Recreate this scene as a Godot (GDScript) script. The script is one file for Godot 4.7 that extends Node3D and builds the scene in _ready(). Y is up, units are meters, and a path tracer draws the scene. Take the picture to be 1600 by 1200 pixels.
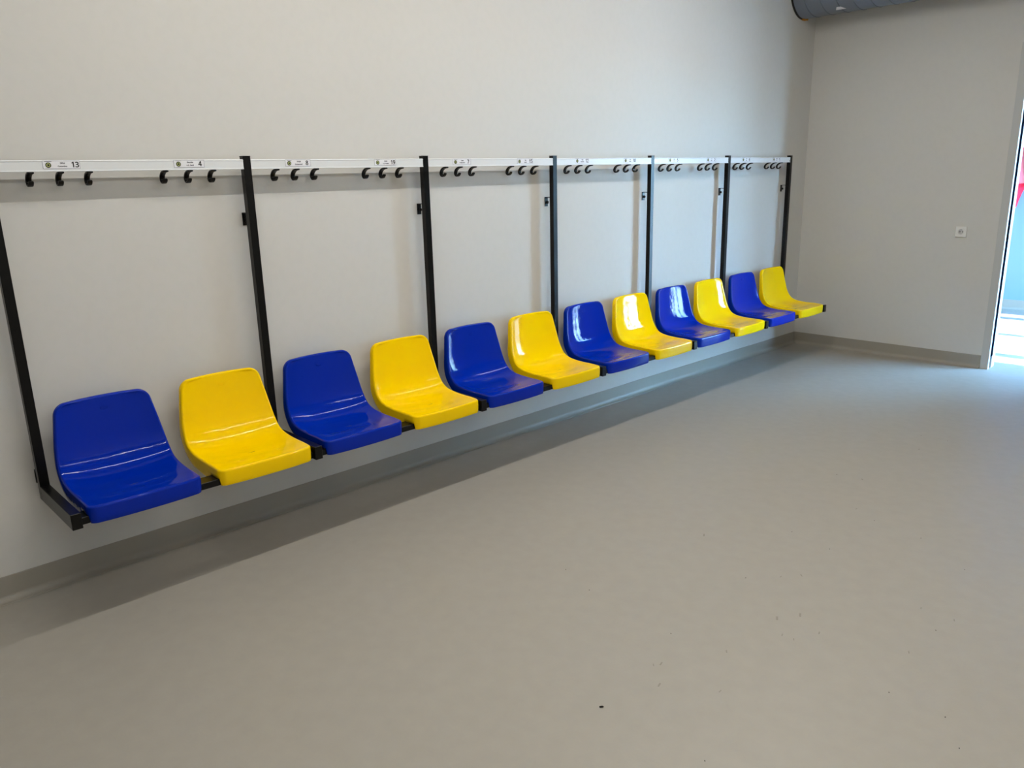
extends Node3D
# A sports changing room: a wall bench with twelve plastic seats, coat rails with hooks, an open door to a sunlit hall.
# x runs along the bench wall, y is up, z comes out of the bench wall. One bay of the bench is one metre.

const FAR := 6.454          # face of the far wall
const HALL := 9.70          # face of the hall's far wall
const GLAZED := 3.25        # the hall's glass front
const BACK := -3.6          # face of the wall behind the camera
const RIGHT := 4.60         # face of the wall opposite the bench
const CEIL := 3.45
const POST_W := 0.0354
const POST_F := 0.0821      # front of the posts
const POST_B := 0.0490
const POST_T := 1.7332
const RAIL_T := 1.7215
const RAIL_B := 1.6790
const LAMP_Y := 3.32

var M := {}
var names := {}


# ---------------------------------------------------------------- naming
func numbered(called: String, parent: Node) -> String:
	var key := str(parent.get_instance_id()) + called
	var n: int = names.get(key, 0)
	names[key] = n + 1
	return called if n == 0 else "%s_%03d" % [called, n]


func obj(called: String, mesh: Mesh, mat: Material, parent: Node = self, at := Vector3.ZERO) -> MeshInstance3D:
	var o := MeshInstance3D.new()
	o.name = numbered(called, parent)
	o.mesh = mesh
	o.material_override = mat
	o.position = at
	o.cast_shadow = GeometryInstance3D.SHADOW_CASTING_SETTING_ON
	parent.add_child(o, true)
	return o


func thing(called: String, label: String, category: String, at := Vector3.ZERO, group := "") -> Node3D:
	var o := Node3D.new()
	o.name = numbered(called, self)
	add_child(o, true)
	o.position = at
	return tag(o, label, category, group)


func tag(o: Node3D, label: String, category: String, group := "") -> Node3D:
	o.set_meta("label", label)
	o.set_meta("category", category)
	if group:
		o.set_meta("group", group)
	return o


func struct(called: String, mesh: Mesh, mat: Material, label: String, category: String) -> MeshInstance3D:
	var o := obj(called, mesh, mat)
	o.set_meta("kind", "structure")
	tag(o, label, category)
	return o


# ---------------------------------------------------------------- meshes
# faces are given counter-clockwise as seen from outside and are turned for Godot here
func build(verts: PackedVector3Array, tris: PackedInt32Array, flat := false) -> ArrayMesh:
	var v := verts
	var t := tris
	if flat:
		v = PackedVector3Array()
		t = PackedInt32Array()
		for k in tris.size():
			v.append(verts[tris[k]])
			t.append(k)
	var n := PackedVector3Array()
	n.resize(v.size())
	for k in range(0, t.size(), 3):
		var c := (v[t[k + 1]] - v[t[k]]).cross(v[t[k + 2]] - v[t[k]])
		for j in 3:
			n[t[k + j]] += c
	for k in n.size():
		n[k] = n[k].normalized()
	var out := PackedInt32Array()
	for k in range(0, t.size(), 3):
		out.append_array([t[k], t[k + 2], t[k + 1]])
	var a := []
	a.resize(Mesh.ARRAY_MAX)
	a[Mesh.ARRAY_VERTEX] = v
	a[Mesh.ARRAY_NORMAL] = n
	a[Mesh.ARRAY_INDEX] = out
	var m := ArrayMesh.new()
	m.add_surface_from_arrays(Mesh.PRIMITIVE_TRIANGLES, a)
	return m


class Soup:
	var v := PackedVector3Array()
	var t := PackedInt32Array()

	func tri(a: Vector3, b: Vector3, c: Vector3, out: Vector3) -> void:
		var k := v.size()
		v.append_array([a, b, c])
		if (b - a).cross(c - a).dot(out) >= 0.0:
			t.append_array([k, k + 1, k + 2])
		else:
			t.append_array([k, k + 2, k + 1])

	func quad(a: Vector3, b: Vector3, c: Vector3, d: Vector3, out: Vector3) -> void:
		tri(a, b, c, out)
		tri(a, c, d, out)

	# a box from lo to hi with chamfered edges
	func box(lo: Vector3, hi: Vector3, r := 0.0, turn := Transform3D.IDENTITY) -> void:
		var c := (lo + hi) / 2.0
		var h := (hi - lo) / 2.0
		r = minf(r, h[h.min_axis_index()] * 0.9)
		var p := func(sx: float, sy: float, sz: float, axis: int) -> Vector3:
			var q := Vector3(sx * h.x, sy * h.y, sz * h.z)
			for k in 3:
				if k != axis:
					q[k] -= signf(q[k]) * r
			return q
		var put := func(a: Array, out: Vector3) -> void:
			var w := []
			for q in a:
				w.append(turn * (c + q))
			if w.size() == 3:
				tri(w[0], w[1], w[2], turn.basis * out)
			else:
				quad(w[0], w[1], w[2], w[3], turn.basis * out)
		for s in [-1.0, 1.0]:
			put.call([p.call(s, -1, -1, 0), p.call(s, 1, -1, 0), p.call(s, 1, 1, 0), p.call(s, -1, 1, 0)], Vector3(s, 0, 0))
			put.call([p.call(-1, s, -1, 1), p.call(1, s, -1, 1), p.call(1, s, 1, 1), p.call(-1, s, 1, 1)], Vector3(0, s, 0))
			put.call([p.call(-1, -1, s, 2), p.call(1, -1, s, 2), p.call(1, 1, s, 2), p.call(-1, 1, s, 2)], Vector3(0, 0, s))
		if r <= 0.0:
			return
		for a in [-1.0, 1.0]:
			for b in [-1.0, 1.0]:
				put.call([p.call(a, b, -1, 0), p.call(a, b, 1, 0), p.call(a, b, 1, 1), p.call(a, b, -1, 1)], Vector3(a, b, 0))
				put.call([p.call(a, -1, b, 0), p.call(a, 1, b, 0), p.call(a, 1, b, 2), p.call(a, -1, b, 2)], Vector3(a, 0, b))
				put.call([p.call(-1, a, b, 1), p.call(1, a, b, 1), p.call(1, a, b, 2), p.call(-1, a, b, 2)], Vector3(0, a, b))
				for d in [-1.0, 1.0]:
					put.call([p.call(a, b, d, 0), p.call(a, b, d, 1), p.call(a, b, d, 2)], Vector3(a, b, d))

	# a closed outline (z, y) swept along x
	func sweep(outline: PackedVector2Array, x0: float, x1: float) -> void:
		var n := outline.size()
		var area := 0.0
		for k in n:
			area += outline[k].cross(outline[(k + 1) % n])
		for k in n:
			var a := outline[k]
			var b := outline[(k + 1) % n]
			var d := (b - a) * signf(area)
			quad(Vector3(x0, a.y, a.x), Vector3(x1, a.y, a.x), Vector3(x1, b.y, b.x), Vector3(x0, b.y, b.x), Vector3(0, -d.x, d.y))
		var cut := Geometry2D.triangulate_polygon(outline)
		for k in range(0, cut.size(), 3):
			for e in [[x0, -1.0], [x1, 1.0]]:
				var q := []
				for j in 3:
					q.append(Vector3(e[0], outline[cut[k + j]].y, outline[cut[k + j]].x))
				tri(q[0], q[1], q[2], Vector3(e[1], 0, 0))


func commit(s: Soup) -> ArrayMesh:
	return build(s.v, s.t)


func box_mesh(lo: Vector3, hi: Vector3, r := 0.0) -> ArrayMesh:
	var s := Soup.new()
	s.box(lo, hi, r)
	return commit(s)


# points (radius, height) turned about the axis; 'axis' is where the height goes
func lathe(profile: Array, axis := Vector3.UP, n := 24) -> ArrayMesh:
	var b := Basis(Quaternion(Vector3.UP, axis)) if axis != Vector3.UP else Basis.IDENTITY
	var v := PackedVector3Array()
	var t := PackedInt32Array()
	for p in profile:
		for k in n:
			var a := TAU * k / n
			v.append(b * Vector3(cos(a) * p.x, p.y, sin(a) * p.x))
	for i in profile.size() - 1:
		for k in n:
			var k2 := (k + 1) % n
			var a0 := i * n + k
			var a1 := i * n + k2
			var b0 := a0 + n
			var b1 := a1 + n
			t.append_array([a0, b0, b1, a0, b1, a1])
	return build(v, t)


func catmull(pts: Array, n: int) -> PackedVector2Array:
	var c := Curve2D.new()
	for k in pts.size():
		var a: Vector2 = pts[maxi(k - 1, 0)]
		var b: Vector2 = pts[mini(k + 1, pts.size() - 1)]
		var h := (b - a) / 6.0
		c.add_point(pts[k], -h, h)
	c.bake_interval = 0.002
	var out := PackedVector2Array()
	for k in n + 1:
		out.append(c.sample_baked(c.get_baked_length() * k / n, true))
	return out


func table(rows: Array, x: float) -> float:
	for k in range(1, rows.size()):
		if x <= rows[k][0]:
			var f := clampf((x - rows[k - 1][0]) / (rows[k][0] - rows[k - 1][0]), 0.0, 1.0)
			f = f * f * (3.0 - 2.0 * f)
			return lerpf(rows[k - 1][1], rows[k][1], f)
	return rows[-1][1]


# ---------------------------------------------------------------- materials
func noise(freq: float, seed_: int, octaves := 4) -> FastNoiseLite:
	var f := FastNoiseLite.new()
	f.noise_type = FastNoiseLite.TYPE_SIMPLEX_SMOOTH
	f.frequency = freq
	f.seed = seed_
	f.fractal_octaves = octaves
	return f


func noise_tex(freq: float, seed_: int, size := 512, as_normal := false, bump := 1.0, lo := Color.BLACK, hi := Color.WHITE) -> NoiseTexture2D:
	var t := NoiseTexture2D.new()
	t.width = size
	t.height = size
	t.seamless = true
	t.noise = noise(freq, seed_)
	if as_normal:
		t.as_normal_map = true
		t.bump_strength = bump
	else:
		var g := Gradient.new()
		g.set_color(0, lo)
		g.set_color(1, hi)
		t.color_ramp = g
	return t


func mat(c: Color, rough: float, metal := 0.0, spec := 0.5) -> StandardMaterial3D:
	var m := StandardMaterial3D.new()
	m.albedo_color = c
	m.roughness = rough
	m.metallic = metal
	m.metallic_specular = spec
	return m


func rough_normal(m: StandardMaterial3D, t: Texture2D, per_metre: float, amount: float) -> void:
	m.normal_enabled = true
	m.normal_texture = t
	m.normal_scale = amount
	m.uv1_triplanar = true
	m.uv1_world_triplanar = true
	m.uv1_scale = Vector3.ONE * per_metre


func make_materials() -> void:
	# roller-painted plaster, warm light grey
	M.wall = mat(Color.WHITE, 0.72)
	M.wall.albedo_texture = noise_tex(0.012, 11, 512, false, 1.0, Color(0.800, 0.793, 0.776), Color(0.808, 0.801, 0.784))
	rough_normal(M.wall, noise_tex(0.25, 12, 512, true, 2.0), 2.5, 0.04)
	M.ceiling = mat(Color(0.86, 0.86, 0.84), 0.85)
	# poured grey floor: cloudy tone, faint roller relief
	M.floor = mat(Color.WHITE, 0.38)
	M.floor.albedo_texture = noise_tex(0.008, 21, 1024, false, 1.0, Color(0.612, 0.592, 0.555), Color(0.628, 0.608, 0.571))
	M.floor.roughness_texture = noise_tex(0.02, 22, 512, false, 1.0, Color(0.85, 0.85, 0.85), Color(1, 1, 1))
	M.floor.roughness = 0.46
	rough_normal(M.floor, noise_tex(0.12, 23, 512, true, 2.0), 1.2, 0.04)
	M.skirting = mat(Color(0.600, 0.577, 0.535), 0.5)
	M.black = mat(Color(0.012, 0.012, 0.013), 0.30, 0.0, 0.35)
	rough_normal(M.black, noise_tex(0.25, 31, 256, true, 2.0), 8.0, 0.12)
	M.hook = mat(Color(0.012, 0.012, 0.012), 0.35, 0.0, 0.35)
	M.rail = mat(Color(0.86, 0.87, 0.88), 0.36)
	rough_normal(M.rail, M.black.normal_texture, 6.0, 0.04)
	var wavy := noise_tex(0.02, 41, 512, true, 6.0)
	for c in [["blue", Color(0.000, 0.150, 0.620)], ["yellow", Color(0.98, 0.805, 0.000)]]:
		var m := mat(c[1], 0.055, 0.0, 0.30)
		m.normal_enabled = true
		m.normal_texture = wavy
		m.normal_scale = 0.06
		m.uv1_triplanar = true
		m.uv1_scale = Vector3.ONE * 2.3
		M[c[0]] = m
	M.slot = mat(Color(0.10, 0.08, 0.02), 0.8)
	M.steel = mat(Color(0.70, 0.71, 0.72), 0.35, 1.0)
	M.paper = mat(Color(0.90, 0.90, 0.92), 0.45)
	M.ink = mat(Color(0.03, 0.03, 0.04), 0.6)
	M.ink_soft = mat(Color(0.22, 0.21, 0.28), 0.6)
	M.crest_dark = mat(Color(0.20, 0.24, 0.12), 0.6)
	M.crest_light = mat(Color(0.68, 0.70, 0.42), 0.6)
	M.border = mat(Color(0.48, 0.47, 0.55), 0.6)
	M.duct = mat(Color(0.46, 0.49, 0.54), 0.48)
	rough_normal(M.duct, noise_tex(0.05, 51, 256, true, 3.0), 1.5, 0.12)
	M.duct_tape = mat(Color(0.38, 0.41, 0.46), 0.4)
	M.rubber = mat(Color(0.05, 0.055, 0.065), 0.7)
	M.foam = mat(Color(0.75, 0.52, 0.18), 0.9)
	M.socket = mat(Color(0.88, 0.88, 0.87), 0.30)
	M.socket_dark = mat(Color(0.80, 0.80, 0.79), 0.4)
	M.frame = mat(Color(0.745, 0.75, 0.745), 0.55, 0.0, 0.3)
	M.gasket = mat(Color(0.02, 0.03, 0.06), 1.0, 0.0, 0.0)
	M.hall_wall = mat(Color(0.46, 0.58, 0.66), 0.7)
	M.hall_ceiling = mat(Color(0.45, 0.45, 0.45), 0.9)
	M.alu = mat(Color(0.55, 0.56, 0.58), 0.4, 0.6)
	M.glass = mat(Color(0.9, 0.95, 1.0, 0.05), 0.02)
	M.glass.transparency = BaseMaterial3D.TRANSPARENCY_ALPHA
	M.paving = mat(Color(0.76, 0.755, 0.74), 0.9)
	M.dirt = mat(Color(0.09, 0.075, 0.05), 0.9)
	M.red_cloth = mat(Color(0.86, 0.06, 0.22), 0.8)
	M.pink_cloth = mat(Color(0.78, 0.42, 0.47), 0.85)
	M.lamp_body = mat(Color(0.85, 0.85, 0.85), 0.4)
	M.lamp_glow = mat(Color(0.95, 0.95, 0.95), 0.4)
	M.lamp_glow.emission_enabled = true
	M.lamp_glow.emission = Color(1.0, 0.95, 0.88)
	M.lamp_glow.emission_energy_multiplier = 20.0


# ---------------------------------------------------------------- the seat shell
func seat_mesh() -> ArrayMesh:
	var rim := 0.009
	var prof := catmull([Vector2(0.098, 0.791), Vector2(0.107, 0.74), Vector2(0.121, 0.66), Vector2(0.134, 0.60), Vector2(0.152, 0.552), Vector2(0.180, 0.516), Vector2(0.220, 0.497), Vector2(0.275, 0.488), Vector2(0.345, 0.484), Vector2(0.42, 0.483), Vector2(0.490, 0.479)], 200)
	var total := 0.0
	for k in 200:
		total += prof[k].distance_to(prof[k + 1])
	# rows, closer together where the outline's corners turn
	var ss := PackedFloat32Array()
	var s0 := rim
	var s1 := total - rim
	var r_top := 0.036
	var r_front := 0.024
	for k in 9:
		ss.append(s0 + r_top * (1.0 - cos(PI / 2 * k / 8.0)))
	for k in range(1, 80):
		ss.append(lerpf(s0 + r_top, s1 - r_front, k / 79.0))
	for k in range(1, 9):
		ss.append(s1 - r_front * (1.0 - sin(PI / 2 * k / 8.0)))
	var rows := ss.size()
	var cols := 57
	var half := catmull([Vector2(0.0, 0.179), Vector2(0.08, 0.1925), Vector2(0.17, 0.2075), Vector2(0.26, 0.2165), Vector2(0.34, 0.2165), Vector2(0.44, 0.2145), Vector2(total, 0.2140)], 60)
	var dish := [[0.0, 0.015], [0.10, 0.018], [0.24, 0.022], [0.34, 0.024], [0.46, 0.016], [0.58, 0.005], [total, 0.001]]
	var skirt := [[0.0, 0.026], [0.12, 0.030], [0.26, 0.046], [0.36, 0.060], [0.48, 0.066], [total, 0.068]]
	var at := func(s: float) -> Array:            # (centre line, along, away from the sitter)
		var f := clampf(s / total, 0.0, 1.0) * 200.0
		var k := mini(int(f), 199)
		var p: Vector2 = prof[k].lerp(prof[k + 1], f - k)
		var d: Vector2 = (prof[mini(k + 4, 200)] - prof[maxi(k - 3, 0)]).normalized()
		return [Vector3(0, p.y, p.x), Vector3(0, d.y, d.x), Vector3(0, -d.x, d.y)]
	var width := func(s: float) -> float:
		var w := half[60].y - rim
		for k in 60:
			if half[k + 1].x >= s:
				w = lerpf(half[k].y, half[k + 1].y, (s - half[k].x) / (half[k + 1].x - half[k].x)) - rim
				break
		var a := s - s0
		var b := s1 - s
		if a < r_top:
			w -= r_top - sqrt(maxf(r_top * r_top - (r_top - a) * (r_top - a), 0.0))
		if b < r_front:
			w -= r_front - sqrt(maxf(r_front * r_front - (r_front - b) * (r_front - b), 0.0))
		return w
	var v := PackedVector3Array()
	var t := PackedInt32Array()
	var under := PackedVector3Array()
	var ripple := noise(1.0, 61, 2)
	for i in rows:
		var f: Array = at.call(ss[i])
		var w: float = width.call(ss[i])
		var d := table(dish, ss[i])
		for j in cols:
			var u := -1.0 + 2.0 * j / (cols - 1)
			var bowl := d * (1.0 - pow(absf(u), 2.6))
			var bow := 0.004 * (1.0 - u * u) * maxf(0.0, 1.0 - ss[i] / 0.10)   # the top edge is slightly arched
			bow += 0.004 * (1.0 - u * u) * maxf(0.0, 1.0 - (total - ss[i]) / 0.08) * -1.0
			# the pan's middle is a little wavy, as moulded
			var pan := maxf(0.0, 1.0 - Vector2(u * w / 0.15, (ss[i] - total + 0.19) / 0.12).length_squared())
			bowl += 0.0006 * pan * ripple.get_noise_2d(u * w * 14.0, ss[i] * 42.0)
			v.append(f[0] + Vector3(u * w, 0, 0) + f[2] * bowl - f[1] * bow)
			under.append(v[-1] + f[2] * 0.004)
	for i in rows - 1:
		for j in cols - 1:
			var a := i * cols + j
			t.append_array([a, a + cols, a + cols + 1, a, a + cols + 1, a + 1])
	# the outline, once round: left side down, front, right side up, top
	var loop := PackedInt32Array()
	for i in rows:
		loop.append(i * cols)
	for j in range(1, cols):
		loop.append((rows - 1) * cols + j)
	for i in range(rows - 2, -1, -1):
		loop.append(i * cols + cols - 1)
	for j in range(cols - 2, 0, -1):
		loop.append(j)
	var n := loop.size()
	var flat := PackedVector2Array()                # the outline in (x, s)
	for k in n:
		var i := loop[k] / cols
		flat.append(Vector2(v[loop[k]].x, ss[i]))
	var rings := [loop]
	var outs := []
	var downs := []
	var deep := PackedFloat32Array()
	for k in n:
		var d := (flat[(k + 1) % n] - flat[(k + n - 1) % n]).normalized()
		var o := Vector2(-d.y, d.x)
		var f: Array = at.call(flat[k].y)
		outs.append((Vector3(o.x, 0, 0) + f[1] * o.y).normalized())
		downs.append(f[2])
		var depth := table(skirt, flat[k].y)
		if absf(o.x) > 0.6 and f[0].z > 0.388 and f[0].z < 0.468:
			depth = minf(depth, f[0].y - 0.4412)      # notched where the beam passes
		deep.append(depth)
	var steps := []
	for a in [22.5, 45.0, 67.5, 90.0]:
		steps.append(Vector2(rim * sin(deg_to_rad(a)), rim * (1.0 - cos(deg_to_rad(a)))))
	for q in steps:
		var ring := PackedInt32Array()
		for k in n:
			ring.append(v.size())
			v.append(v[loop[k]] + outs[k] * q.x + downs[k] * q.y)
		rings.append(ring)
	for q in [0.35, 0.7, 1.0]:
		var ring := PackedInt32Array()
		for k in n:
			ring.append(v.size())
			v.append(v[loop[k]] + outs[k] * (rim + 0.0015 * sin(PI * q)) + downs[k] * lerpf(rim, deep[k], q))
		rings.append(ring)
	var inner := PackedInt32Array()
	for k in n:
		inner.append(v.size())
		v.append(v[loop[k]] + outs[k] * (rim - 0.0035) + downs[k] * deep[k])
	rings.append(inner)
	var base := v.size()
	v.append_array(under)
	var last := PackedInt32Array()
	for k in n:
		last.append(base + loop[k])
	rings.append(last)
	for r in rings.size() - 1:
		for k in n:
			var k2 := (k + 1) % n
			t.append_array([rings[r][k], rings[r + 1][k], rings[r + 1][k2], rings[r][k], rings[r + 1][k2], rings[r][k2]])
	for i in rows - 1:
		for j in cols - 1:
			var a := base + i * cols + j
			t.append_array([a, a + cols + 1, a + cols, a, a + 1, a + cols + 1])
	return build(v, t)


func make_seat() -> Node3D:
	var o := Node3D.new()
	var shell := obj("shell", seat_mesh(), M.blue, o)
	shell.position = Vector3.ZERO
	# drain slot at the bottom of the pan, moulded mark near the top of the back, two bolts under the pan
	var s := Soup.new()
	s.box(Vector3(-0.018, 0.4660, 0.3255), Vector3(0.018, 0.4685, 0.3295), 0.0005)
	obj("drain_slot", commit(s), M.slot, o)
	var e := Soup.new()
	for k in 20:
		var a := TAU * k / 20
		var b := TAU * (k + 1) / 20
		var p := Vector3(cos(a) * 0.016, sin(a) * 0.010, 0)
		var q := Vector3(cos(b) * 0.016, sin(b) * 0.010, 0)
		var tilt := Transform3D(Basis(Vector3.RIGHT, 0.20), Vector3(0, 0.742, 0.0955))
		e.quad(tilt * p, tilt * q, tilt * (q * 0.86 + Vector3(0, 0, 0.0008)), tilt * (p * 0.86 + Vector3(0, 0, 0.0008)), Vector3(0, 0, 1))
	obj("moulded_mark", commit(e), M.blue, o)
	var lug := box_mesh(Vector3(-0.02, 0.4407, 0.402), Vector3(0.02, 0.476, 0.454), 0.002)
	for x in [-0.11, 0.11]:
		obj("mounting_lug", lug, M.blue, o, Vector3(x, 0, 0))
	return o


# ---------------------------------------------------------------- hooks, rails, posts
func hook_mesh() -> ArrayMesh:
	var line := catmull([Vector2(0.083, 1.6755), Vector2(0.068, 1.6745), Vector2(0.053, 1.670), Vector2(0.040, 1.661), Vector2(0.0325, 1.649), Vector2(0.033, 1.638), Vector2(0.041, 1.630), Vector2(0.052, 1.630), Vector2(0.0615, 1.636), Vector2(0.068, 1.6455)], 28)
	var s := Soup.new()
	var v := PackedVector3Array()
	var t := PackedInt32Array()
	var n := line.size()
	var m := 12
	for k in n:
		var d := (line[mini(k + 1, n - 1)] - line[maxi(k - 1, 0)]).normalized()
		var side := Vector2(-d.y, d.x)
		var f := float(k) / (n - 1)
		var th := lerpf(0.0036, 0.0048, sin(PI * clampf(f * 1.15, 0, 1)))
		var w := lerpf(0.0115, 0.0095, f)
		if k == n - 1:
			th *= 0.6
			w *= 0.8
		for j in m:
			var a := TAU * (j + 0.5) / m
			var cx := signf(cos(a)) * pow(absf(cos(a)), 0.45)
			var cy := signf(sin(a)) * pow(absf(sin(a)), 0.45)
			var q: Vector2 = line[k] + side * cy * th
			v.append(Vector3(cx * w, q.y, q.x))
	for k in n - 1:
		for j in m:
			var j2 := (j + 1) % m
			t.append_array([k * m + j, (k + 1) * m + j, (k + 1) * m + j2, k * m + j, (k + 1) * m + j2, k * m + j2])
	for e in [0, n - 1]:
		var c := v.size()
		v.append((v[e * m] + v[e * m + m / 2]) / 2.0)
		for j in m:
			var j2 := (j + 1) % m
			t.append_array([c, e * m + j, e * m + j2] if e == 0 else [c, e * m + j2, e * m + j])
	return build(v, t)


func rail_mesh(x0: float, x1: float) -> ArrayMesh:
	var s := Soup.new()
	var f := POST_F
	s.sweep(PackedVector2Array([
		Vector2(0.053, RAIL_T), Vector2(f - 0.0045, RAIL_T), Vector2(f - 0.001, RAIL_T - 0.0025), Vector2(f, RAIL_T - 0.0040), Vector2(f, RAIL_T - 0.0050), Vector2(f - 0.0015, RAIL_T - 0.0062),
		Vector2(f - 0.0015, RAIL_B + 0.005), Vector2(f, RAIL_B + 0.0035), Vector2(f, RAIL_B + 0.0006), Vector2(f - 0.0006, RAIL_B), Vector2(0.053, RAIL_B),
	]), x0, x1)
	return commit(s)


func bracket_mesh() -> ArrayMesh:
	var s := Soup.new()
	var c := POST_W / 2
	s.box(Vector3(c - 0.013, -0.004, 0.0), Vector3(c + 0.013, 0.0, POST_B + 0.002), 0.0008)       # arm
	s.box(Vector3(c - 0.013, -0.058, 0.0), Vector3(c + 0.013, 0.0, 0.005), 0.0008)               # plate on the wall
	s.box(Vector3(c - 0.008, -0.042, 0.004), Vector3(c + 0.008, -0.024, 0.022), 0.005)           # bolt head
	return commit(s)


func bench_frame() -> void:
	var f := thing("wall_bench", "long black steel wall bench frame with seven posts and pale coat rails", "bench frame", Vector3.ZERO)
	var post := box_mesh(Vector3(0, 0.408, POST_B), Vector3(POST_W, POST_T, POST_F), 0.0012)
	var cap := box_mesh(Vector3(-0.0006, POST_T, POST_B - 0.0006), Vector3(POST_W + 0.0006, POST_T + 0.003, POST_F + 0.0006), 0.001)
	var arm := box_mesh(Vector3(0, 0.408, POST_F), Vector3(POST_W, 0.468, 0.481), 0.0012)
	var arm_cap := box_mesh(Vector3(-0.0004, 0.4076, 0.481), Vector3(POST_W + 0.0004, 0.4684, 0.4842), 0.0012)
	var bracket := bracket_mesh()
	var hook := hook_mesh()
	var screw := lathe([Vector2(0.0, 0.0022), Vector2(0.003, 0.0018), Vector2(0.0045, 0.0), Vector2(0.0045, -0.002)], Vector3.BACK, 14)
	for k in 7:
		var p := obj("post", post, M.black, f, Vector3(k, 0, 0))
		obj("end_cap", cap, M.black, p)
		obj("wall_bracket", bracket, M.black, p, Vector3(0, 1.4895, 0))
		obj("wall_bracket", bracket, M.black, p, Vector3(0, 0.520, 0))
		var a := obj("seat_arm", arm, M.black, f, Vector3(k, 0, 0))
		obj("end_cap", arm_cap, M.black, a)
	for k in 6:
		var r := obj("coat_rail", rail_mesh(POST_W, 1.0), M.rail, f, Vector3(k, 0, 0))
		for c in [0.262, 0.759]:
			for d in [-0.1025, 0.0, 0.1025]:
				obj("hook", hook, M.hook, r, Vector3(c + d, 0, 0))
		if k == 5:
			obj("screw", screw, M.black, r, Vector3(0.988, 1.690, POST_F - 0.0012))
		obj("seat_beam", box_mesh(Vector3(POST_W, 0.4125, 0.394), Vector3(1.0, 0.4405, 0.465), 0.0015), M.black, f, Vector3(k, 0, 0))


# ---------------------------------------------------------------- name labels on the rails
func print_mesh(text: String, height: float, bold: bool, squeeze := 1.0) -> ArrayMesh:
	var font := SystemFont.new()
	font.font_names = PackedStringArray(["Droid Sans"])
	var tm := TextMesh.new()
	tm.font = font
	tm.text = text
	tm.font_size = 48
	tm.pixel_size = height / 48.0 / 0.72
	tm.depth = 0.0006
	tm.curve_step = 2.0
	tm.horizontal_alignment = HORIZONTAL_ALIGNMENT_CENTER
	tm.vertical_alignment = VERTICAL_ALIGNMENT_CENTER
	var a := tm.get_mesh_arrays() if tm.get_surface_count() == 0 else tm.surface_get_arrays(0)
	var v: PackedVector3Array = a[Mesh.ARRAY_VERTEX]
	var lo := Vector3.ONE * 1e9
	var hi := -lo
	for p in v:
		lo = lo.min(p)
		hi = hi.max(p)
	for k in v.size():
		v[k] = (v[k] - (lo + hi) / 2.0) * Vector3(squeeze, 1, 1)
	# bold strokes: the outlines laid over each other a little shifted
	var plain := ArrayMesh.new()
	a[Mesh.ARRAY_VERTEX] = v
	plain.add_surface_from_arrays(Mesh.PRIMITIVE_TRIANGLES, a)
	if not bold:
		return plain
	var st := SurfaceTool.new()
	var d := height * 0.042
	for q in [Vector3(-d, 0, 0), Vector3(d, 0, 0.00005), Vector3(0, d, 0.0001), Vector3(0, -d, 0.00015)]:
		st.append_from(plain, 0, Transform3D(Basis.IDENTITY, q))
	return st.commit()


func name_labels() -> void:
	var rows := [
		["13", "Silke", "Cummins", "first from the left end of the rails"],
		["4", "Renske", "v.d. Zand", "beside the second black post"],
		["8", "Sonja", "Emmerzael", "just right of the second black post"],
		["19", "Lieke", "v.d. Putten", "just left of the third black post"],
		["7", "Lotte", "Hoeijmaker", "just right of the third black post"],
		["15", "Eva", "Smidt", "just left of the fourth black post"],
		["12", "Sara", "Sonsbeek", "just right of the fourth black post"],
		["10", "Iris", "de Wit", "just left of the fifth black post"],
		["5", "Noa", "Bos", "just right of the fifth black post"],
		["2", "Jet", "Maas", "just left of the sixth black post"],
		["6", "Pien", "Kok", "just right of the sixth black post"],
		["1", "Fleur", "Vos", "nearest the last post by the far corner"],
	]
	var z := POST_F - 0.0015
	var card := box_mesh(Vector3(-0.065, -0.0155, 0), Vector3(0.065, 0.0155, 0.0012), 0.0003)
	var line := Soup.new()
	for e in [[-0.0645, -0.015, 0.0645, -0.0142], [-0.0645, 0.0142, 0.0645, 0.015], [-0.0645, -0.015, -0.0637, 0.015], [0.0637, -0.015, 0.0645, 0.015]]:
		line.box(Vector3(e[0], e[1], 0.0010), Vector3(e[2], e[3], 0.0016), 0.0)
	var line_mesh := commit(line)
	var crest := lathe([Vector2(0.0, 0.0019), Vector2(0.0100, 0.0019), Vector2(0.0100, 0.001)], Vector3.BACK, 24)
	var ring := lathe([Vector2(0.0042, 0.0018), Vector2(0.0042, 0.0022), Vector2(0.0064, 0.0022), Vector2(0.0064, 0.0018)], Vector3.BACK, 24)
	var core := lathe([Vector2(0.0, 0.0023), Vector2(0.0022, 0.0023), Vector2(0.0022, 0.0018)], Vector3.BACK, 16)
	var over := box_mesh(Vector3(-0.012, -0.0007, 0.0), Vector3(0.012, 0.0007, 0.0004))
	for k in 12:
		var q: Array = rows[k]
		var x := 0.2685 + 0.5 * k - (0.010 if k % 2 else 0.0)
		var o := thing("name_label", "white name label numbered %s, %s" % [q[0], q[3]], "label", Vector3(x, 1.7045, z), "white name labels on the coat rails")
		obj("card", card, M.paper, o)
		obj("border", line_mesh, M.border, o)
		var c := obj("crest", crest, M.crest_dark, o, Vector3(-0.0455, -0.0015, 0))
		obj("crest_ring", ring, M.crest_light, c)
		obj("crest_core", core, M.ink, c)
		obj("club_line", over, M.ink_soft, o, Vector3(-0.045, 0.0115, 0.0013))
		obj("first_name", print_mesh(q[1], 0.0058, true, 1.05), M.ink_soft, o, Vector3(0.004, 0.0058, 0.0013))
		obj("last_name", print_mesh(q[2], 0.0052, true, 1.05), M.ink_soft, o, Vector3(0.003, -0.0058, 0.0013))
		obj("number", print_mesh(q[0], 0.0200, true, 0.95), M.ink, o, Vector3(0.048 if q[0].length() > 1 else 0.046, 0.0, 0.0013))


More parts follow.
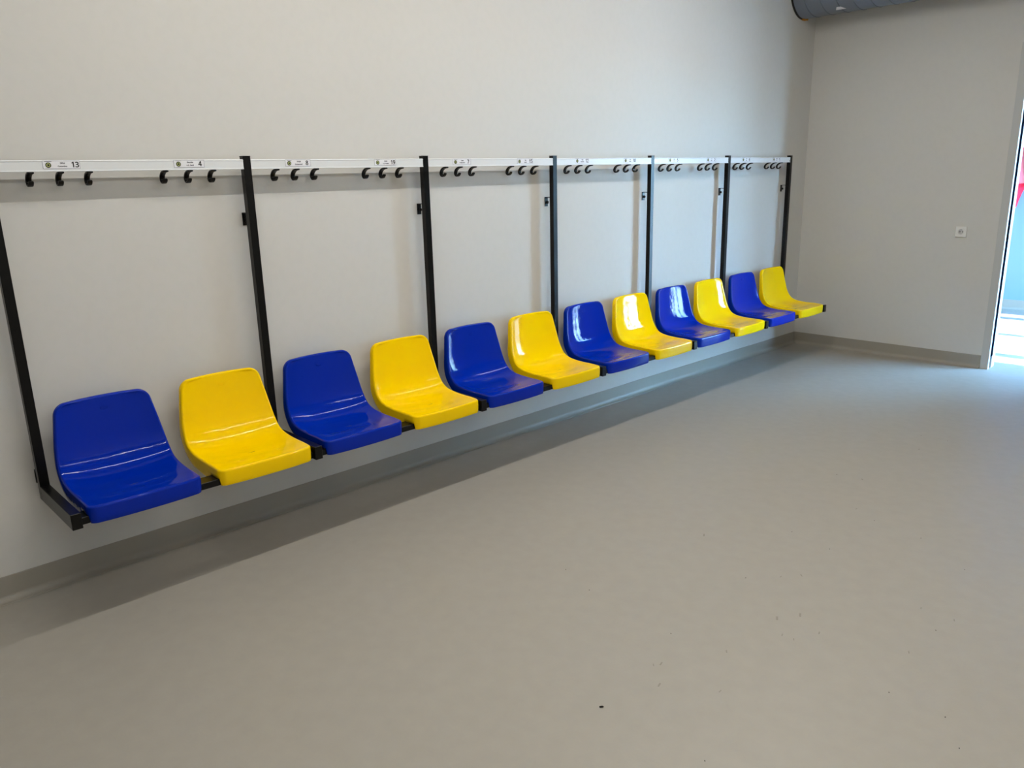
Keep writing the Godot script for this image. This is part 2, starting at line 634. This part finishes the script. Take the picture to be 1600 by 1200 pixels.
# ---------------------------------------------------------------- seats
func seats() -> void:
	var where := [
		"nearest the left edge, left of the second post", "second from the left, in front of the second post",
		"just right of the second post", "just left of the third post",
		"just right of the third post", "just left of the fourth post",
		"just right of the fourth post", "just left of the fifth post",
		"just right of the fifth post", "just left of the sixth post",
		"just right of the sixth post", "last in the row by the far corner",
	]
	var first: Node3D = make_seat()
	first.name = "shell_chair"
	for k in 12:
		var o: Node3D = first if k == 0 else first.duplicate()
		var blue := k % 2 == 0
		o.name = numbered("shell_chair", self)
		add_child(o, true)
		o.position = Vector3(0.2745 + 0.5 * k, 0, 0)
		for c in o.get_children():
			if not c.name.begins_with("drain"):
				c.material_override = M.blue if blue else M.yellow
		tag(o, "glossy %s plastic shell seat, %s" % ["blue" if blue else "yellow", where[k]], "seat", ("blue" if blue else "yellow") + " shell seats on the wall bench")


# ---------------------------------------------------------------- room
func coved(x0: float, x1: float) -> ArrayMesh:      # skirting along x with a rounded foot, back at z = 0
	var p := PackedVector2Array([Vector2(0, 0), Vector2(0, 0.108), Vector2(0.0025, 0.1075), Vector2(0.0032, 0.106)])
	for k in 9:
		var a := PI / 2 * k / 8.0
		p.append(Vector2(0.0032 + 0.030 * (1.0 - cos(a)), 0.032 - 0.030 * sin(a)))
	p.append(Vector2(0.034, 0))
	var s := Soup.new()
	s.sweep(p, x0, x1)
	return commit(s)


func room() -> void:
	var o: MeshInstance3D
	struct("floor", box_mesh(Vector3(BACK - 0.2, -0.15, -1.7), Vector3(HALL + 0.2, 0, RIGHT + 0.2)), M.floor, "smooth grey poured floor running through to the sunlit hall", "floor")
	struct("ceiling", box_mesh(Vector3(BACK - 0.2, CEIL, -1.7), Vector3(FAR + 0.15, CEIL + 0.2, RIGHT + 0.2)), M.ceiling, "white ceiling over the changing room", "ceiling")
	struct("ceiling_hall", box_mesh(Vector3(FAR + 0.15, CEIL, -1.7), Vector3(HALL + 0.2, CEIL + 0.2, GLAZED + 0.2)), M.hall_ceiling, "grey ceiling over the hall beyond the door", "ceiling")
	struct("wall_left", box_mesh(Vector3(BACK - 0.2, 0, -0.2), Vector3(FAR, CEIL, 0)), M.wall, "long light grey painted wall behind the bench", "wall")
	struct("wall_right", box_mesh(Vector3(BACK - 0.2, 0, RIGHT), Vector3(FAR + 0.15, CEIL, RIGHT + 0.2)), M.wall, "grey painted wall opposite the bench", "wall")
	struct("wall_back", box_mesh(Vector3(BACK - 0.2, 0, 0), Vector3(BACK, CEIL, RIGHT)), M.wall, "grey painted wall at the near end of the room", "wall")
	var s := Soup.new()
	s.box(Vector3(FAR, 0, -1.7), Vector3(FAR + 0.15, CEIL, 1.625))
	s.box(Vector3(FAR, 2.49, 1.625), Vector3(FAR + 0.15, CEIL, 2.755))
	s.box(Vector3(FAR, 0, 2.755), Vector3(FAR + 0.15, CEIL, RIGHT))
	struct("wall_far", commit(s), M.wall, "shaded grey end wall with a socket and the doorway", "wall")
	o = struct("baseboard_left", coved(BACK, FAR), M.skirting, "low grey coved skirting below the bench", "skirting")
	o = struct("baseboard_far", coved(0.0, 1.622), M.skirting, "low grey coved skirting along the end wall up to the door", "skirting")
	o.transform = Transform3D(Basis(Vector3.UP, -PI / 2), Vector3(FAR, 0, 0))
	# door: a steel frame in the end wall, the leaf is out of sight
	var d := thing("door_1", "pale steel door frame of the open doorway at the right edge", "door frame")
	d.set_meta("kind", "structure")
	for e in [[1.625, 1.682, 1.668, false], [2.755, 2.698, 2.712, false], [0.0, 0.0, 0.0, true]]:
		var j := Soup.new()
		for q in [[-0.006, 0.026, e[1], 2.433], [0.026, 0.084, e[2], 2.447], [0.084, 0.156, e[1], 2.433]]:
			if e[3]:
				j.box(Vector3(FAR + q[0], q[3], 1.682), Vector3(FAR + q[1], 2.49, 2.698), 0.001)
			else:
				j.box(Vector3(FAR + q[0], 0, minf(e[0], q[2])), Vector3(FAR + q[1], 2.49, maxf(e[0], q[2])), 0.001)
		obj("head_frame" if e[3] else "jamb", commit(j), M.frame, d)
	obj("gasket", box_mesh(Vector3(FAR + 0.0265, 0.10, 1.668), Vector3(FAR + 0.0835, 2.447, 1.6835), 0.001), M.gasket, d)
	obj("gasket", box_mesh(Vector3(FAR + 0.0265, 0.10, 2.6965), Vector3(FAR + 0.0835, 2.447, 2.712), 0.003), M.gasket, d)
	obj("strike_plate", box_mesh(Vector3(FAR + 0.028, 1.03, 1.670), Vector3(FAR + 0.064, 1.16, 1.6835), 0.001), M.steel, d)


func hall() -> void:
	struct("wall_hall_far", box_mesh(Vector3(HALL, 0, -1.7), Vector3(HALL + 0.2, CEIL, GLAZED + 0.2)), M.hall_wall, "bright pale hall wall seen through the doorway", "wall")
	struct("wall_hall_left", box_mesh(Vector3(FAR + 0.15, 0, -1.7), Vector3(HALL, CEIL, -1.5)), M.hall_wall, "pale wall at the dark end of the hall", "wall")
	var b := struct("baseboard_hall", coved(0.0, 6.1), M.skirting, "low grey skirting at the foot of the hall wall", "skirting")
	b.transform = Transform3D(Basis(Vector3.UP, -PI / 2), Vector3(HALL, 0, -1.5))
	var w := thing("window_1", "tall glazed front of the hall with slim aluminium mullions", "window")
	w.set_meta("kind", "structure")
	var top := 2.75
	for x in [[FAR + 0.15, 6.785], [7.005, 7.165], [8.018, 8.137], [8.97, 9.145], [9.31, HALL]]:
		obj("mullion", box_mesh(Vector3(x[0], 0.0, GLAZED + 0.02), Vector3(x[1], top, GLAZED + 0.12), 0.003), M.alu, w)
	obj("lintel", box_mesh(Vector3(FAR + 0.15, top, GLAZED), Vector3(HALL, CEIL, GLAZED + 0.2)), M.hall_wall, w)
	for x in [[6.785, 7.005], [7.165, 8.018], [8.137, 8.97], [9.145, 9.31]]:
		obj("pane", box_mesh(Vector3(x[0], 0.0, GLAZED + 0.066), Vector3(x[1], top, GLAZED + 0.074)), M.glass, w)
	struct("ground", box_mesh(Vector3(FAR + 0.16, -0.25, GLAZED + 0.2), Vector3(45, -0.155, 60)), M.paving, "pale paving outside the hall windows", "ground")
	# the red garment on its hook, seen through the door past the frame
	var g := thing("hanging_jacket", "pink and red jacket hanging on the hall wall beyond the door", "jacket", Vector3(HALL, 0, 0.87))
	obj("body", cloth([Vector2(-0.25, 1.72), Vector2(-0.12, 1.785), Vector2(-0.05, 1.80), Vector2(0.05, 1.80), Vector2(0.12, 1.785), Vector2(0.25, 1.72), Vector2(0.26, 1.55), Vector2(0.25, 1.405), Vector2(0.0, 1.39), Vector2(-0.25, 1.405), Vector2(-0.26, 1.55)], 0.075, 0.0), M.pink_cloth, g)
	for e in [-1.0, 1.0]:
		var sleeve := [Vector2(0.19, 1.735), Vector2(0.27, 1.71), Vector2(0.325, 1.56), Vector2(0.34, 1.32), Vector2(0.30, 1.24), Vector2(0.25, 1.25), Vector2(0.235, 1.46)]
		if e < 0.0:
			sleeve.reverse()
		obj("sleeve", cloth(sleeve.map(func(p): return Vector2(p.x * e, p.y)), 0.05, 0.8), M.pink_cloth, g)
	obj("collar", cloth([Vector2(-0.085, 1.775), Vector2(-0.06, 1.825), Vector2(0.06, 1.825), Vector2(0.085, 1.775), Vector2(0.0, 1.755)], 0.085, 0.3), M.red_cloth, g)
	obj("hem_panel", cloth([Vector2(-0.24, 1.43), Vector2(0.0, 1.42), Vector2(0.17, 1.43), Vector2(0.14, 1.39), Vector2(0.10, 1.34), Vector2(0.068, 1.24), Vector2(0.038, 1.137), Vector2(-0.03, 1.17), Vector2(-0.12, 1.24), Vector2(-0.22, 1.33)], 0.06, 1.7), M.red_cloth, g)
	var k := Soup.new()
	k.box(Vector3(-0.012, 1.84, -0.03), Vector3(0.0, 1.92, 0.03), 0.003)
	k.box(Vector3(-0.10, 1.85, -0.008), Vector3(-0.01, 1.865, 0.008), 0.004)
	k.box(Vector3(-0.10, 1.85, -0.008), Vector3(-0.085, 1.895, 0.008), 0.004)
	var h := obj("coat_hook", commit(k), M.black, self, Vector3(HALL, 0, 0.87))
	tag(h, "black coat hook on the hall wall holding the jacket", "hook")


# a hanging piece of cloth with folds: outline in (z, y), its thickness towards -x
func cloth(outline: Array, bulge: float, phase: float) -> ArrayMesh:
	var c := Vector2.ZERO
	for p in outline:
		c += p / float(outline.size())
	var dense := PackedVector2Array()
	var n := outline.size()
	for k in n:
		for j in 6:
			var p0: Vector2 = outline[k]
			dense.append(p0.cubic_interpolate(outline[(k + 1) % n], outline[(k + n - 1) % n], outline[(k + 2) % n], j / 6.0))
	var v := PackedVector3Array()
	var t := PackedInt32Array()
	var m := dense.size()
	var rings := 10
	for side in 2:
		for r in rings + 1:
			var f := float(r) / rings
			for k in m:
				var p := c.lerp(dense[k], f)
				var d := bulge * sqrt(maxf(1.0 - f * f, 0.0)) * (0.75 + 0.35 * sin(p.x * 42.0 + p.y * 9.0 + phase))
				v.append(Vector3(-0.022 - (d if side == 0 else 0.0), p.y, p.x))
	for side in 2:
		var base := side * (rings + 1) * m
		for r in rings:
			for k in m:
				var a := base + r * m + k
				var b := base + r * m + (k + 1) % m
				if side == 0:
					t.append_array([a, a + m, b + m, a, b + m, b])
				else:
					t.append_array([a, b + m, a + m, a, b, b + m])
	return build(v, t)


func duct() -> void:
	var c := Vector3(6.205, 3.088, 0.0)
	var r := 0.232
	var o := thing("air_duct", "thick grey insulated air duct along the end wall under the ceiling", "duct", c)
	var p := []
	for k in 93:
		p.append(Vector2(r, 0.004 + k * 0.05 if k < 92 else RIGHT - 0.002))
	obj("insulation", lathe(p, Vector3.BACK, 56), M.duct, o)
	# the wrapped seam winds round the duct as a low ridge
	var s := Soup.new()
	var step := TAU / 40
	var turns := int((RIGHT - 0.2) / 0.128) * 40
	for k in turns:
		var q := []
		for e in [0, 1]:
			var a: float = (k + e) * step
			var dir := Vector3(cos(a), sin(a), 0)
			var z: float = 0.03 + 0.128 * (k + e) / 40.0
			q.append([dir * (r - 0.001) + Vector3(0, 0, z - 0.004), dir * (r + 0.0045) + Vector3(0, 0, z), dir * (r - 0.001) + Vector3(0, 0, z + 0.006), dir])
		s.quad(q[0][0], q[1][0], q[1][1], q[0][1], q[0][3])
		s.quad(q[0][1], q[1][1], q[1][2], q[0][2], q[0][3])
	obj("seam", commit(s), M.duct_tape, o)
	obj("collar", lathe([Vector2(r - 0.01, 0.0), Vector2(r + 0.006, 0.0), Vector2(r + 0.007, 0.006), Vector2(r + 0.005, 0.014), Vector2(r - 0.01, 0.014)], Vector3.BACK, 56), M.rubber, o)
	var b := Soup.new()
	b.box(Vector3(-0.02, -r - 0.012, 0.004), Vector3(0.035, -r + 0.006, 0.022), 0.004)
	b.box(Vector3(0.03, -r - 0.006, 0.006), Vector3(0.075, -r + 0.010, 0.020), 0.004)
	obj("sealing_foam", commit(b), M.foam, o)
	var l := Soup.new()
	for k in 3:
		var a0 := deg_to_rad(240 + k * 3.0)
		var a1 := deg_to_rad(240 + (k + 1) * 3.0)
		var d0 := Vector3(cos(a0), sin(a0), 0) * (r + 0.005)
		var d1 := Vector3(cos(a1), sin(a1), 0) * (r + 0.005)
		l.quad(d0 + Vector3(0, 0, 0.350 - k * 0.006), d1 + Vector3(0, 0, 0.344 - k * 0.006), d1 + Vector3(0, 0, 0.395 + k * 0.012), d0 + Vector3(0, 0, 0.383 + k * 0.012), d0)
	obj("paper_tag", commit(l), M.paper, o)


func socket() -> void:
	var o := thing("wall_socket", "white square wall socket on the grey end wall", "socket", Vector3(FAR, 1.0975, 1.362))
	o.rotation.y = -PI / 2
	var h := 0.0415
	var rr := 0.0205
	# plate with a round opening
	var s := Soup.new()
	var n := 40
	for k in n:
		var q := []
		for e in [0, 1]:
			var a: float = TAU * (k + e) / n
			var d := Vector2(cos(a), sin(a))
			var edge := d * (h - 0.003) / maxf(absf(d.x), absf(d.y))
			q.append([Vector3(d.x * rr, d.y * rr, 0.011), Vector3(edge.x, edge.y, 0.011), Vector3(edge.x * h / (h - 0.003), edge.y * h / (h - 0.003), 0.008), Vector3(edge.x * h / (h - 0.003), edge.y * h / (h - 0.003), 0.0), Vector3(d.x * rr * 0.97, d.y * rr * 0.97, -0.006), Vector3(d.x, d.y, 0)])
		s.quad(q[0][0], q[1][0], q[1][1], q[0][1], Vector3.BACK)
		s.quad(q[0][1], q[1][1], q[1][2], q[0][2], q[0][5] + Vector3.BACK)
		s.quad(q[0][2], q[1][2], q[1][3], q[0][3], q[0][5])
		s.quad(q[0][0], q[1][0], q[1][4], q[0][4], -q[0][5])
	obj("plate", commit(s), M.socket, o)
	obj("cup", lathe([Vector2(0.0, 0.0006), Vector2(rr, 0.0006), Vector2(rr, 0.0)], Vector3.BACK, 32), M.socket_dark, o)
	for x in [-0.0095, 0.0095]:
		obj("pin_hole", box_mesh(Vector3(-0.0036, -0.0036, 0.0006), Vector3(0.0036, 0.0036, 0.0012), 0.0003), M.ink, o, Vector3(x, 0, 0))
	for y in [-0.0185, 0.0155]:
		obj("earth_clip", box_mesh(Vector3(-0.003, 0, 0.0006), Vector3(0.003, 0.003, 0.0075), 0.0004), M.steel, o, Vector3(0, y, 0))


func lamps() -> void:
	var spots := ["over the bench, near end", "over the bench, middle", "over the bench, far end", "over the open floor, near end", "over the open floor, middle", "over the open floor, far end"]
	var k := 0
	for z in [1.31, 3.60]:
		for x in ([0.60, 2.32, 4.04] if z < 2.0 else [-0.70, 1.02, 2.74]):
			var o := thing("ceiling_lamp", "slim white strip lamp hung below the ceiling, " + spots[k], "lamp", Vector3(x, LAMP_Y, z), "strip lamps below the ceiling")
			k += 1
			obj("housing", box_mesh(Vector3(-0.80, 0.006, -0.019), Vector3(0.80, 0.075, 0.019), 0.003), M.lamp_body, o)
			obj("diffuser", box_mesh(Vector3(-0.79, 0.0, -0.016), Vector3(0.79, 0.007, 0.016), 0.002), M.lamp_glow, o)
			for e in [-0.6, 0.6]:
				obj("suspension_wire", box_mesh(Vector3(-0.002, 0.07, -0.002), Vector3(0.002, CEIL - LAMP_Y, 0.002)), M.steel, o, Vector3(e, 0, 0))
			var l := AreaLight3D.new()
			l.name = "lamp_light"
			l.area_size = Vector2(1.56, 0.030)
			l.light_color = Color(1.0, 0.996, 0.975)
			l.light_energy = LAMP_ENERGY
			l.shadow_enabled = true
			l.area_range = 12.0
			l.area_attenuation = 2.0
			o.add_child(l, true)
			l.position = Vector3(0, -0.004, 0)
			l.rotation.x = -PI / 2


func dirt() -> void:
	# the dark crumb in the foreground, and faint specks across the floor
	var s := Soup.new()
	var rng := RandomNumberGenerator.new()
	rng.seed = 7
	s.box(Vector3(-0.0035, 0, -0.007), Vector3(0.0035, 0.004, 0.007), 0.002, Transform3D(Basis(Vector3.UP, 0.9), Vector3.ZERO))
	s.box(Vector3(-0.003, 0, -0.003), Vector3(0.003, 0.005, 0.004), 0.002, Transform3D(Basis(Vector3.UP, 0.2), Vector3(0.001, 0, 0.001)))
	tag(obj("dirt_crumb", commit(s), M.dirt, self, Vector3(1.002, 0, 2.146)), "tiny dark crumb of dirt lying on the near floor", "dirt")
	for e in [["dirt_specks", SPECKS, M.dirt, 0.6, "small dark specks of dirt scattered over the open floor"], ["floor_scuffs", SCUFFS, M.scuff, 0.3, "faint grey scuff marks on the near right of the floor"]]:
		var f := Soup.new()
		for q in e[1]:
			var r: float = q[2]
			var w: float = r * e[3]
			f.box(Vector3(-r, 0, -w), Vector3(r, 0.0006, w), r * 0.2, Transform3D(Basis(Vector3.UP, rng.randf_range(-0.4, 0.4) + 0.4), Vector3(q[0], 0, q[1])))
		var o := obj(e[0], commit(f), e[2])
		o.set_meta("kind", "stuff")
		tag(o, e[4], "dirt")


const SPECKS := [[2.042, 2.046, 0.0024], [1.524, 1.647, 0.0024], [3.398, 1.813, 0.0024], [2.571, 1.977, 0.0024], [2.522, 2.178, 0.0024], [2.946, 2.199, 0.0024], [2.902, 2.424, 0.0024], [2.723, 2.659, 0.0024], [2.169, 2.734, 0.0024], [1.697, 2.754, 0.0024], [1.695, 2.921, 0.0024], [1.580, 2.996, 0.0024], [4.263, 1.690, 0.0024], [4.372, 1.904, 0.0024], [4.377, 2.055, 0.0024], [1.493, 2.063, 0.0024], [1.585, 1.463, 0.0024], [1.027, 2.506, 0.0024]]
const SCUFFS := [[1.851, 2.287, 0.0120], [1.931, 2.338, 0.0120], [1.763, 2.354, 0.0070], [1.866, 2.443, 0.0080], [1.765, 2.397, 0.0060], [1.319, 2.145, 0.0090], [1.295, 2.131, 0.0060], [1.535, 2.266, 0.0080], [1.329, 2.368, 0.0070], [2.266, 1.703, 0.0120], [2.218, 2.199, 0.0080], [2.150, 2.144, 0.0070], [2.290, 2.641, 0.0060], [1.965, 2.716, 0.0070], [4.111, 1.986, 0.0090], [3.023, 2.081, 0.0070], [2.286, 2.758, 0.0070], [1.220, 2.209, 0.0100], [3.421, 1.941, 0.0100]]
const LAMP_ENERGY := 2.0


func _ready() -> void:
	# camera
	var cam := Camera3D.new()
	cam.name = "camera"
	cam.keep_aspect = Camera3D.KEEP_HEIGHT
	cam.fov = rad_to_deg(2.0 * atan(600.0 / 1227.16))
	cam.near = 0.05
	cam.far = 200.0
	cam.basis = Basis(Vector3.UP, -0.7592) * Basis(Vector3.RIGHT, -0.2590) * Basis(Vector3.BACK, -0.0246)
	cam.position = Vector3(-0.6479, 1.6224, 3.5122)
	add_child(cam)
	cam.current = true
	# sky, seen only through the hall's windows
	var sky_mat := ProceduralSkyMaterial.new()
	sky_mat.sky_top_color = Color(0.50, 0.72, 0.93)
	sky_mat.sky_horizon_color = Color(0.67, 0.85, 0.95)
	sky_mat.ground_bottom_color = Color(0.42, 0.42, 0.42)
	sky_mat.ground_horizon_color = Color(0.66, 0.78, 0.90)
	sky_mat.sky_energy_multiplier = 6.5
	sky_mat.ground_energy_multiplier = 4.0
	var sky := Sky.new()
	sky.sky_material = sky_mat
	var env := Environment.new()
	env.background_mode = Environment.BG_SKY
	env.sky = sky
	env.tonemap_mode = Environment.TONE_MAPPER_LINEAR
	env.tonemap_exposure = 1.0
	env.sdfgi_enabled = true
	env.ssao_enabled = true
	env.ssil_enabled = true
	var we := WorldEnvironment.new()
	we.name = "world"
	we.environment = env
	add_child(we)
	# the sun shines straight in through the hall's windows
	var sun := DirectionalLight3D.new()
	sun.name = "sun"
	sun.light_color = Color(1.0, 0.95, 0.86)
	sun.light_energy = 16.0
	sun.light_angular_distance = 0.6
	sun.shadow_enabled = true
	add_child(sun)
	sun.look_at_from_position(Vector3.ZERO, Vector3(0, -sin(deg_to_rad(37)), -cos(deg_to_rad(37))))
	make_materials()
	M.scuff = mat(Color(0.545, 0.525, 0.485), 0.55)
	lamps()
	room()
	hall()
	duct()
	bench_frame()
	seats()
	name_labels()
	socket()
	dirt()
